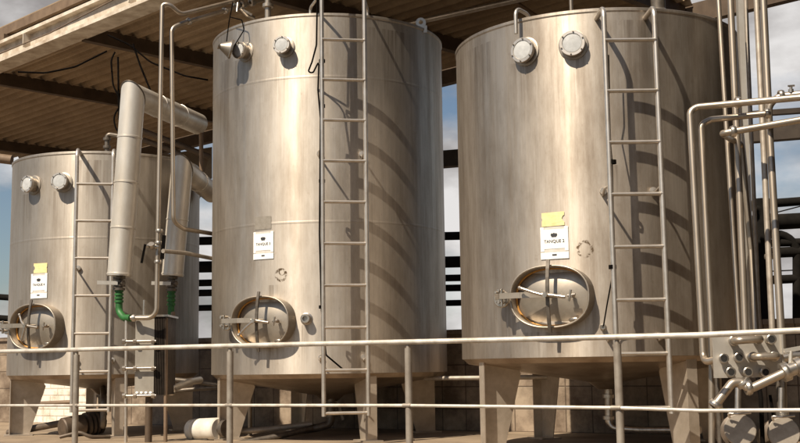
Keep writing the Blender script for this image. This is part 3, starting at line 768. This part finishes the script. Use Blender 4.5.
# slim vertical pipes
gp = 'slim steel pipes'
vA = [P(285, -12, 10.0), P(181, 14.5, 9.35), P(170, 4.5, 9.3), P(162.3, 4.0, 9.3), P(156.5, 318, 9.05), P(131, 318, 9.1)]
rA = pipe('steel_pipe', vA, .0185, 'taller slim vertical pipe with a black lever valve, feeding the green hose', bend=.075, group=gp,
     clamps=[(P(159.3, 231, 9.12), (0, 0, 1)), (P(158, 262, 9.1), (0, 0, 1)), (P(158.8, 243, 9.11), (0, 0, 1)), (P(134, 318, 9.1), (1, 0, 0))])
mb = MB(); q = P(158.6, 247, 9.10); mb.tube([q, q + Vector((-.09, -.02, .01))], .018, 0, 10); mb.tube([q + Vector((-.045, -.02, 0)), q + Vector((-.05, -.03, .0)), q + Vector((-.05, -.05, .02))], .026, 0, 10); mb.build('valve', M['fitting'], rA)
mb = MB(); mb.beam(q + Vector((-.10, -.03, .02)), q + Vector((-.125, -.04, -.13)), .01, .018); mb.build('lever', M['black'], rA)
mb = MB(); mb.beam(q + Vector((.05, -.03, .09)), q + Vector((.035, -.03, -.10)), .01, .03); mb.build('lever', M['black'], rA)
vB = [P(300, -10, 10.1), P(245, 4.5, 9.75), P(183, 23, 9.4), P(171.7, 28, 9.35), P(173.5, 222, 9.2), P(184, 229, 9.3), P(214, 234, 9.7)]
pipe('steel_pipe', vB, .018, 'shorter slim vertical pipe that bends back behind the middle tank', bend=.075, group=gp,
     clamps=[(P(189, 21.2, 9.43), P(245, 4.5, 9.75) - P(183, 23, 9.4)), (P(225, 10.5, 9.63), P(245, 4.5, 9.75) - P(183, 23, 9.4))])
pipe('steel_pipe', [P(163, 251, 9.0), P(185, 253, 9.3), P(215, 259, 9.8)], .017, 'dark short pipe running from the lever valve behind the middle tank', mat='post', group=gp)
# cluster of clamps and valves on the top pipes
root = thing('valve_cluster', P(238, 12, 9.6), 'clamped valve fittings on pipes above the rim of the middle tank', 'valve')
d = (P(245, 4.5, 9.75) - P(225, 10.5, 9.63)).normalized()
for px, py in ((237, 6), (243, 4), (252, 2)):
    mb = MB(); mb.lathe(P(px, py, 9.7), d, [(-.02, .016), (-.016, .036), (.016, .036), (.02, .016)], 16); mb.build('clamp', M['fitting'], root)
mb = MB(); q = P(241, 8, 9.66); mb.tube([q, q + Vector((.05, .05, -.05)), q + Vector((.10, .1, -.06))], .018, .02, 10)
mb.tube([P(238, 3, 9.62), P(237, 12, 9.6)], .012, 0, 8); mb.build('valve_body', M['fitting'], root)
mb = MB(); mb.beam(P(243, 10, 9.6), P(252, 15, 9.6), .01, .018); mb.build('lever', M['dark_fit'], root)
pipe('steel_pipe', [P(205, -2, 9.9), P(233, -9, 10.0)], .016, 'pale pipe end crossing the very top edge above the middle tank', mat='pipe', bend=0, group=gp)
# valve on top of left tank
root = thing('top_valve', P(107, 150, 11.0), 'small rusty valve fitting standing on the left tank top', 'valve')
mb = MB(); mb.tube([P(107, 156, 10.9), P(107, 134, 10.9), P(119, 136, 10.9)], .022, .03, 10)
for py in (147, 139): mb.lathe(P(107, py, 10.9), (0, 0, 1), [(-.015, .022), (-.012, .036), (.012, .036), (.015, .022)], 12)
mb.build('valve_body', M['dark_fit'], root)
pipe('steel_pipe', [P(135, 128, 11.8), P(172, 142, 11.9), P(210, 157, 12)], .03, 'dark pipe under the canopy between left and middle tanks, upper of two', mat='beam', bend=0, group='dark pipes under the canopy')
pipe('steel_pipe', [P(143, 140, 12), P(166, 148, 12), P(180, 154, 12)], .03, 'dark pipe just behind the left tank rim, lower of two', mat='beam', bend=0, group='dark pipes under the canopy')
pipe('steel_pipe', [P(201, 128, 10.5), P(201.5, 175, 10.5)], .02, 'short upright brown pipe at the far end of the taller clad pipe', mat='rust', bend=0)

# cable along the middle tank's ladder
a, base, x, w, zs, zt, zb = T2.lad
yc = base.y - .03
cab = [P(317.5, -15, yc), P(316.5, 45, yc), P(312, 62, yc + .1), P(308, 72, yc + .17), P(313, 73, yc + .17), P(319, 61, yc + .05), P(318, 90, yc), P(320.5, 118, yc), P(320, 180, yc), P(319.5, 235, yc), P(321.5, 310, yc), P(326, 355, yc + .1), P(345, 371, yc + .12)]
root = thing('cable', cab[-1], 'black cable tied along the left ladder rail of the middle tank, looped near the top', 'cable')
mb = MB(); mb.tube(cab, .0065, .03, 8); mb.build('wire', M['black'], root)
for py in (61, 106, 181, 307): mb = MB(); mb.lathe(P(322, py, base.y), (0, 0, 1), [(-.012, .018), (-.012, .024), (.012, .024), (.012, .018)], 10); mb.build('tie', M['black'], root)
a, base, x, w, zs, zt, zb = T3.lad
yc = base.y - .0
cab = [P(608.5, 55, yc + .1), P(609.5, 90, yc + .1), P(607, 105, yc + .1), P(612, 160, yc), P(613.5, 225, yc), P(612.5, 275, yc), P(607, 305, yc + .1), P(603.5, 326, yc + .14)]
root = thing('cable', cab[-1], 'thin black cable running down the left rail of the right tank ladder', 'cable')
mb = MB(); mb.tube(cab, .0045, .05, 8); mb.build('wire', M['black'], root)
for py in (162, 267): mb = MB(); mb.lathe(P(612.5, py, base.y), (0, 0, 1), [(-.012, .018), (-.012, .024), (.012, .024), (.012, .018)], 10); mb.build('tie', M['black'], root)

# ------------------------------------------------------------------ pipes at right
gr = 'steel pipes bundled at the right edge'
Yh = 6.55
def ck(px, py, Y, d): return (P(px, py, Y), d)
H = (1, -.0, .06)
pipe('steel_pipe', [P(850, 92, 6.2), P(800, 97.5, 6.35), P(696, 107, Yh), P(690, 112, Yh), P(703.5, 357, 6.4), P(706, 362, 6.35), P(721, 358.5, 6.28)], .020, 'upper outer pipe that bends down in front of the right tank to the manifold', bend=.06, group=gr,
     clamps=[ck(738, 102.5, 6.5, H)])
pipe('steel_pipe', [P(768, 113.5, 6.5), P(711, 119.5, 6.6), P(701, 124, 6.6), P(711.5, 335, 6.45), P(712, 470, 6.4)], .0185, 'inner pipe bending down beside the outer one and on to the floor', bend=.06, group=gr,
     clamps=[ck(767, 113.5, 6.5, H)])
pipe('steel_pipe', [P(850, 114, 6.1), P(800, 120, 6.2), P(733, 131.5, 6.3), P(722.5, 133.5, 6.32), P(731, 139, 6.8), P(741, 144, 7.0), P(751, 250, 7.0), P(757, 345, 6.9)], .0195, 'lower horizontal pipe with clamp, turning back and down behind the bundle', bend=.035, group=gr,
     clamps=[ck(733, 131.5, 6.3, H)])
pipe('steel_pipe', [P(716, -40, 7.05), P(740, 345, 6.75)], .015, 'thin straight upright pipe nearest the shaded side of the right tank', bend=0, group=gr)
pipe('steel_pipe', [P(728.5, -40, 6.95), P(738, 160, 6.85), P(746, 345, 6.7)], .021, 'thicker straight upright pipe, second from the shaded tank side', bend=0, group=gr)
pipe('steel_pipe', [P(744, -40, 7.4), P(760, 345, 7.2)], .014, 'thinnest dark upright pipe at the back of the bundle, by the flat strip', mat='post', bend=0, group=gr)
mb = MB(); q0, q1 = P(738.5, -30, 7.2), P(753, 345, 7.1); mb.beam(q0, q1, .035, .05, (0, 1, 0)); tag(mb.build('cable_tray', M['plate']), 'pale flat upright strip between the bundled pipes beside the right tank', 'cable tray')
pipe('steel_pipe', [P(754.5, -40, 6.9), P(773, 345, 6.6)], .018, 'narrow upright pipe of the close pair against the sky', mat='post', bend=0, group=gr,
     clamps=[ck(769.5, 256.5, 6.7, (0, 0, 1))])
pipe('steel_pipe', [P(761.5, -40, 6.8), P(770, 140, 6.72), P(782, 345, 6.5), P(784, 470, 6.45)], .022, 'thick upright pipe of the close pair against the sky, reaching the floor', mat='pipe', bend=0, group=gr,
     clamps=[ck(782.5, 353, 6.48, (0, 0, 1)), ck(782.8, 359, 6.48, (0, 0, 1))])
pipe('steel_pipe', [P(769.5, 128, 6.68), P(769, 106, 6.68), P(778, 96.5, 6.66), P(850, 88, 6.5)], .020, 'short elbow pipe with small tap at the right edge', bend=.07, group=gr,
     clamps=[ck(781, 95.5, 6.65, H)])
root = thing('tap', P(791, 95, 6.6), 'tiny brass tap on top of the elbow pipe at right', 'tap')
mb = MB(); mb.tube([P(791, 97, 6.62), P(791, 87, 6.62)], .009, 0, 8); mb.lathe(P(791, 91, 6.62), (0, 0, 1), [(-.01, .016), (.01, .016)], 8); mb.build('stem', M['fitting'], root)
mb = MB(); mb.tube([P(788, 86, 6.62), P(794.5, 85.5, 6.62)], .006, 0, 8); mb.build('handle', M['fitting'], root)

# manifold panel
Ym = 6.25
p0, p1 = P(713, 378, Ym), P(781, 333, Ym)
root = thing('manifold_panel', ((p0.x+p1.x)/2, Ym, 0), 'pale steel manifold panel with open pipe mouths behind the handrail', 'manifold')
cx, cz = (p0.x+p1.x)/2, (p0.z+p1.z)/2; hx, hz = (p1.x-p0.x)/2, (p1.z-p0.z)/2
mb = MB(); mb.box((cx, Ym, cz), (hx, .02, 0), (0, .006, 0), (0, 0, hz)); mb.box((cx, Ym + .05, cz + hz + .006), (hx, .02, 0), (-.002, .06, 0), (0, 0, .005))
mb.box((cx + hx + .004, Ym + .05, cz), (.004, 0, 0), (0, .05, 0), (0, 0, hz*.98)); mb.build('plate', M['plate'], root)
for px, py in ((736, 357.5), (728, 372), (745, 372), (762, 372), (768, 339.5), (721, 358.5), (731, 341), (755, 339.5), (750, 357), (771, 356.5)):
    q = P(px, py, Ym); mb = MB(); mb.lathe(q, (0, -1, 0), [(-.01, .02), (.05, .02), (.052, .027), (.062, .027), (.064, .024), (.064, .018)], 18); noz = mb.build('nozzle', M['fitting'], root)
    mb = MB(); mb.lathe(q, (0, -1, 0), [(.03, .018), (.0625, .0182), (.0625, .001)], 18); mb.build('mouth', M['hole'], noz)
for (a_, b_) in (((731, 341), (755, 339.5)), ((750, 357), (771, 356.5))):
    q0, q1 = P(*a_, Ym), P(*b_, Ym); off = Vector((0, -.11, 0))
    mb = MB(); mb.tube([q0 + Vector((0, -.05, 0)), q0 + off, q1 + off, q1 + Vector((0, -.05, 0))], .021, .035, 12); mb.build('jumper_bend', M['pipe'], root)
for px in (717, 778):
    q = P(px, 378, Ym + .03); mb = MB(); mb.tube([Vector((q.x, q.y, 0)), q + Vector((0, 0, .02))], .014, 0, 8); mb.build('stand_leg', M['dark_fit'], root)
# branch pipe with bends before the panel
Yb = 6.0
pipe('steel_pipe', [P(714.5, 406, Yb), P(732, 383, Yb), P(742, 381.5, Yb), P(747, 387.5, Yb - .02), P(752, 388, Yb - .03), P(790, 370, Yb - .05)], .0235, 'bent branch pipe in front of the manifold panel, above the pump discs', bend=.04, group=gr,
     clamps=[(P(715.5, 405, Yb), P(732, 383, Yb) - P(714.5, 406, Yb)), (P(743.5, 383, Yb), P(747, 387.5, Yb) - P(742, 381.5, Yb)), (P(748.5, 387.8, Yb - .02), (1, 0, .1)), (P(786, 371.8, Yb - .05), (1, 0, .4))])
root = thing('butterfly_valve', P(790, 362, 6.0), 'butterfly valve with flanged body at the right edge beside the manifold', 'valve')
mb = MB(); mb.lathe(P(790, 370, 5.97), (1, 0, .35), [(-.05, .025), (-.045, .05), (-.01, .05), (-.008, .035), (.03, .035), (.032, .05), (.06, .05), (.062, .02)], 18)
mb.tube([P(783, 358, 6.1), P(792, 356, 6.1), P(815, 355, 6.1)], .02, .02, 10); mb.build('valve_body', M['fitting'], root)
mb = MB(); mb.tube([P(790, 366, 6.0), P(791, 351, 6.0)], .01, 0, 8); mb.beam(P(784, 351, 6.0), P(806, 347, 6.0), .012, .022); mb.build('lever', M['plate'], root)
for px, py, lab in ((740, 430, 'round flat pump face under the manifold, left of a pair'), (783.5, 433, 'round flat pump face at lower right corner, right of a pair')):
    q = P(px, py, 6.15); root = thing('pump', (q.x, q.y, 0), lab, 'pump', 'pumps under the manifold')
    n = Vector((-.15, -1, .12)).normalized()
    mb = MB(); mb.lathe(q, n, [(-.03, .078), (.0, .083), (.012, .083), (.016, .079), (.016, .001)], 32); mb.build('cover', M['post'], root)
    mb = MB(); mb.lathe(q - n*.03, -n, [(0, .07), (.06, .07), (.07, .09), (.32, .09), (.34, .07), (.34, .001)], 24); mb.box((q.x, q.y + .2, .05), (.06, 0, 0), (0, .14, 0), (0, 0, .05))
    mb.build('motor', M['pump'], root)
    mb = MB(); mb.tube([q + Vector((0, .03, .07)), P(px - 2, 388, 6.2)], .016, 0, 10); mb.lathe(P(px - 1, 414, 6.19), (0, 0, 1), [(-.012, .016), (-.01, .034), (.01, .034), (.012, .016)], 14)
    mb.build('discharge_pipe', M['fitting'], root)
    mb = MB(); mb.tube([q + Vector((-.055, -.02, .065)), q + Vector((-.07, -.03, .09)), q + Vector((-.02, -.05, .085)), q + Vector((.05, -.04, .09))], .006, .02, 8); mb.build('clamp_screw', M['ladder'], root)
pipe('cable', [P(758, 378, 6.2), P(761, 400, 6.15), P(763, 450, 6.15)], .012, 'black cable hanging below the manifold between the two pumps', 'cable', 'black', .1)
pipe('steel_pipe', [P(770, 395, 6.3), P(775, 425, 6.3)], .008, 'thin dark lead slanting to the right pump', 'pipe', 'black', 0)

# ------------------------------------------------------------------ things at floor level
# brown pump under the left tank
q = P(80, 427, 10.2); root = thing('pump', (q.x, q.y, 0), 'brown pump with ribbed motor on the floor under the left tank', 'pump')
ax = (P(96, 424, 10.2) - P(64, 430, 10.0)).normalized(); c0 = P(62, 429, 10.1); lt = (P(100, 424, 10.1) - c0).length
mb = MB(); prof = [(0, .001), (0, .085), (.06, .095)]
mb.lathe(c0, ax, [(0, .001), (0, .085), (.01, .095), (.19, .095), (.2, .07), (.21, .07)], 22); mb.build('motor', M['pump'], root)
mb = MB()
for k in range(4): mb.lathe(c0 + ax*(.22 + k*.04), ax, [(0, .05), (0, .105), (.022, .105), (.022, .05)], 22)
mb.build('volute', M['pump'], root)
mb = MB(); mb.tube([c0 + ax*.40, P(103, 427, 10.1), P(104, 400, 10.1), P(103, 388, 10.3)], .028, .06, 12); mb.build('delivery_pipe', M['dark_fit'], root)
mb = MB(); mb.box(c0 + ax*.12 - Vector((0, 0, .1)), ax*.12, ax.cross(Vector((0, 0, 1)))*.07, (0, 0, .02)); mb.build('foot', M['pump'], root)
pipe('steel_pipe', [P(8, 433, 10.6), P(62, 423, 10.4)], .03, 'dark brown pipe lying on the floor behind the left tank leg', mat='pump', bend=0)
pipe('steel_pipe', [P(30, 404, 12), P(72, 402, 11.9)], .022, 'brown pipe fixed along the sunlit block wall behind the left tank', mat='rust', bend=0)
pipe('hose', [P(60, 437, 9.5), P(80, 432, 9.5), P(90, 437, 9.5), P(110, 437, 9.6)], .015, 'dark hose curled on the floor below the left tank ladder', 'hose', 'pump', .1)
# white motor
q = P(205, 430, 9.4); root = thing('motor', (q.x, q.y, 0), 'cream cylindrical electric motor beside the left leg of the middle tank', 'motor')
a0, a1 = P(190.5, 430, 9.5), P(219, 429, 9.3); ax = (a1-a0).normalized(); ln = (a1-a0).length
mb = MB(); mb.lathe(a0, ax, [(0, .001), (0, .06), (.015, .084), (.08, .09), (.085, .08), (.1, .08), (.105, .09), (ln-.01, .09), (ln, .08), (ln, .001)], 28); mb.build('housing', M['motor'], root)
mb = MB(); mb.lathe(a1, ax, [(0, .03), (.05, .03), (.05, .07), (.09, .07), (.09, .001)], 18); mb.build('coupling', M['dark_fit'], root)
mb = MB(); mb.box((q.x, q.y, .03), ax*.09, Vector((-ax.y, ax.x, 0))*.06, (0, 0, .03)); mb.build('foot', M['dark_fit'], root)
pipe('steel_pipe', [P(222, 433, 9.5), P(270, 429, 9.55), P(312, 424, 9.6)], .024, 'upper of two floor pipes leading to the middle tank outlet', mat='post', bend=.1, group='floor pipes under the middle tank')
pipe('steel_pipe', [P(236, 444, 9.2), P(280, 436, 9.3), P(312, 428, 9.5)], .024, 'lower of two floor pipes leading to the middle tank outlet', mat='dark_fit', bend=.1, group='floor pipes under the middle tank')
pipe('steel_pipe', [P(250, 384, 9.9), P(250, 443, 9.9)], .018, 'slim upright pipe behind the left leg of the middle tank', mat='pipe', bend=0)
pipe('steel_pipe', [P(425, 378.5, 9.35), P(550, 377, 8.9)], .018, 'pale pipe along the tiled wall behind the right tank', mat='post', bend=0)
# wrapped branch pipes between left and middle tanks
pipe('steel_pipe', [P(169, 390, 9.5), P(190, 382, 9.7), P(200, 380, 9.9)], .03, 'wrapped pale pipe end slanting between left and middle tanks', mat='clad', bend=.1, clamps=[(P(171, 389.5, 9.52), P(190, 382, 9.7) - P(169, 390, 9.5))])
pipe('steel_pipe', [P(168, 379, 10), P(195, 382, 10), P(222, 386, 10)], .022, 'dark pipe left of the middle tank leg, upper of a crossing pair', mat='dark_fit', bend=0, group='crossing dark pipes')
pipe('steel_pipe', [P(172, 391, 10), P(222, 387, 10)], .018, 'dark pipe left of the middle tank leg, lower of a crossing pair', mat='dark_fit', bend=0, group='crossing dark pipes')

# ------------------------------------------------------------------ dark pipe rack behind
gk = 'dark pipes of the rack behind the tanks'
k = 0
rackY = 15.0
def hpipe(y450, x0, x1, slope, r, label, Y=rackY, mat='rack'):
    pipe('rack_pipe', [P(x0, y450 + (x0-450)*slope, Y), P(x1, y450 + (x1-450)*slope, Y)], r, label, 'pipe', mat, 0, gk)
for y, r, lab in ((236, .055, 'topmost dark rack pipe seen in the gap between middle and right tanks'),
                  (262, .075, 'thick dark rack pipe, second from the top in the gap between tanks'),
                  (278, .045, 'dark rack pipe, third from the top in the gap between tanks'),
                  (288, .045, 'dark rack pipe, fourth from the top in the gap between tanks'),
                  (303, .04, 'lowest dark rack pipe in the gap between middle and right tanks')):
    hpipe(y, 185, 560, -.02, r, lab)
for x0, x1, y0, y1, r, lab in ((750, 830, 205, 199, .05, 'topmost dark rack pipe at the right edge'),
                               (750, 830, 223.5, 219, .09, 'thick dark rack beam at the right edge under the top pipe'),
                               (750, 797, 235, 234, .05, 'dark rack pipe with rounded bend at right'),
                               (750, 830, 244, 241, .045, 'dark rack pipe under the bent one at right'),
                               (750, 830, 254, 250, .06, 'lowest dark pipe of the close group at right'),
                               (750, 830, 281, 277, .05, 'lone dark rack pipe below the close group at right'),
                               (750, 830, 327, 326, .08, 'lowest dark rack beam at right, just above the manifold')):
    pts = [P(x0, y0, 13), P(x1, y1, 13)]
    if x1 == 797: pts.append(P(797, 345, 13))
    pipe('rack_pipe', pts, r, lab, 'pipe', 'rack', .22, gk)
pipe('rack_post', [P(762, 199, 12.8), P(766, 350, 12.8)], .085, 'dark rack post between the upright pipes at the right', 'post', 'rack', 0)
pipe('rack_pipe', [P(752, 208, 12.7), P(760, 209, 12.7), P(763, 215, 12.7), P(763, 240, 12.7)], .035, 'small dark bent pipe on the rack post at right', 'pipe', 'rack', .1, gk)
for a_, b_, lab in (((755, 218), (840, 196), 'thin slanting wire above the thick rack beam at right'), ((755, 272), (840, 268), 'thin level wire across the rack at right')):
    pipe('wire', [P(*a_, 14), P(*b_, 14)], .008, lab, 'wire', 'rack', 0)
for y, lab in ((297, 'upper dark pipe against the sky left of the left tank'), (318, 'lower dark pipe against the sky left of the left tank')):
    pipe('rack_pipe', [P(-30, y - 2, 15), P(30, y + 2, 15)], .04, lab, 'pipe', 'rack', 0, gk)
# brown beam spanning behind, low lean-to edge
mb = MB(); mb.beam(P(425, 161, 14), P(840, 127, 13), .15, .20); tag(mb.build('steel_beam', M['rackbrown']), 'brown steel beam spanning behind the right tank, below the canopy edge', 'beam')
mb = MB(); mb.beam(P(640, 122, 13.6), P(840, 108, 13.4), .1, .06); tag(mb.build('steel_beam', M['rackbrown']), 'narrow brown beam above the wider one at the right edge', 'beam')
pts = [P(150, 160, 14.5), P(212, 150, 14.5), P(212, 178, 13.6), P(196, 205, 13.2), P(150, 215, 13.2)]
mb = MB(); mb.prism(pts, (0, 0, .04)); tag(mb.build('lean_to_roof', M['sheet']), 'brown lean-to roof edge between left and middle tanks', 'roof')
pipe('roof_tube', [P(-20, 156, 13), P(12, 160, 13)], .055, 'brown tube end under the canopy at far left', 'tube', 'rust', 0)

# dark block added out of view at right, to darken what the tanks mirror
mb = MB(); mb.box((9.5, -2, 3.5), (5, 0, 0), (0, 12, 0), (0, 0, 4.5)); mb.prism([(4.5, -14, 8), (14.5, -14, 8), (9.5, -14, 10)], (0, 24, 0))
tag(mb.build('unseen_dark_block', M['rack']), 'unseen dark block added at right for the tanks to reflect', 'light blocker')
# ------------------------------------------------------------------ light, sky, camera
to_sun = Vector((math.sin(SUN_A)*math.cos(SUN_EL), -math.cos(SUN_A)*math.cos(SUN_EL), math.sin(SUN_EL)))
sd = bpy.data.lights.new('sun', 'SUN'); sd.energy = 5.0; sd.angle = R(.53); sd.color = (1, .89, .73)
so = bpy.data.objects.new('sun', sd); COL.objects.link(so); so.rotation_euler = to_sun.to_track_quat('Z', 'Y').to_euler(); so.location = (-5, -8, 20)

w = bpy.data.worlds.new('World'); S.world = w; w.use_nodes = True
nt = w.node_tree; L = nt.links.new; bg = nt.nodes['Background']
sky = N(nt, 'ShaderNodeTexSky', sky_type='NISHITA'); sky.sun_disc = False; sky.sun_elevation = SUN_EL
sky.sun_rotation = math.atan2(to_sun.x, to_sun.y); sky.dust_density = 1.0; sky.air_density = 1.0
tc = N(nt, 'ShaderNodeTexCoord'); mp = N(nt, 'ShaderNodeMapping'); mp.inputs['Scale'].default_value = (1, 1, 2.2); mp.inputs['Location'].default_value = (.35, .1, .0)
L(tc.outputs['Generated'], mp.inputs['Vector'])
no = N(nt, 'ShaderNodeTexNoise', Scale=2.6, Detail=9, Roughness=.55); L(mp.outputs[0], no.inputs['Vector'])
n2 = N(nt, 'ShaderNodeTexNoise', Scale=5.5, Detail=7, Roughness=.55); L(mp.outputs[0], n2.inputs['Vector'])
cov = ramp(nt, [(.40, g(0)), (.52, g(1))]); L(no.outputs['Fac'], cov.inputs['Fac'])
cc = ramp(nt, [(.40, (4.3, 4.0, 3.9)), (.60, (10.5, 10.2, 10.0))]); L(n2.outputs['Fac'], cc.inputs['Fac'])
sx = N(nt, 'ShaderNodeSeparateXYZ'); L(tc.outputs['Generated'], sx.inputs[0])
frn = N(nt, 'ShaderNodeMapRange'); frn.inputs['From Min'].default_value = .35; frn.inputs['From Max'].default_value = .8; L(sx.outputs['Y'], frn.inputs['Value'])
cvm = N(nt, 'ShaderNodeMath', operation='MULTIPLY'); L(cov.outputs[0], cvm.inputs[0]); L(frn.outputs[0], cvm.inputs[1])
mx = N(nt, 'ShaderNodeMix', data_type='RGBA'); L(cvm.outputs[0], mx.inputs[0]); L(sky.outputs[0], mx.inputs[6]); L(cc.outputs[0], mx.inputs[7])
L(mx.outputs[2], bg.inputs['Color']); bg.inputs['Strength'].default_value = .05

cd = bpy.data.cameras.new('camera'); cd.sensor_width = 36; cd.sensor_fit = 'HORIZONTAL'; cd.lens = 36*F_PX/800; cd.clip_end = 2000; cd.clip_start = .05
co = bpy.data.objects.new('camera', cd); COL.objects.link(co)
m = Matrix.Identity(4)
for i in range(3): m[i][0] = _r[i]; m[i][1] = _u[i]; m[i][2] = -_f[i]; m[i][3] = CAM[i]
co.matrix_world = m; S.camera = co
S.view_settings.view_transform = 'Standard'; S.view_settings.look = 'None'; S.view_settings.gamma = 1; S.view_settings.use_curve_mapping = False
S.view_settings.exposure = 0.6
S.render.resolution_x, S.render.resolution_y = 1024, 567
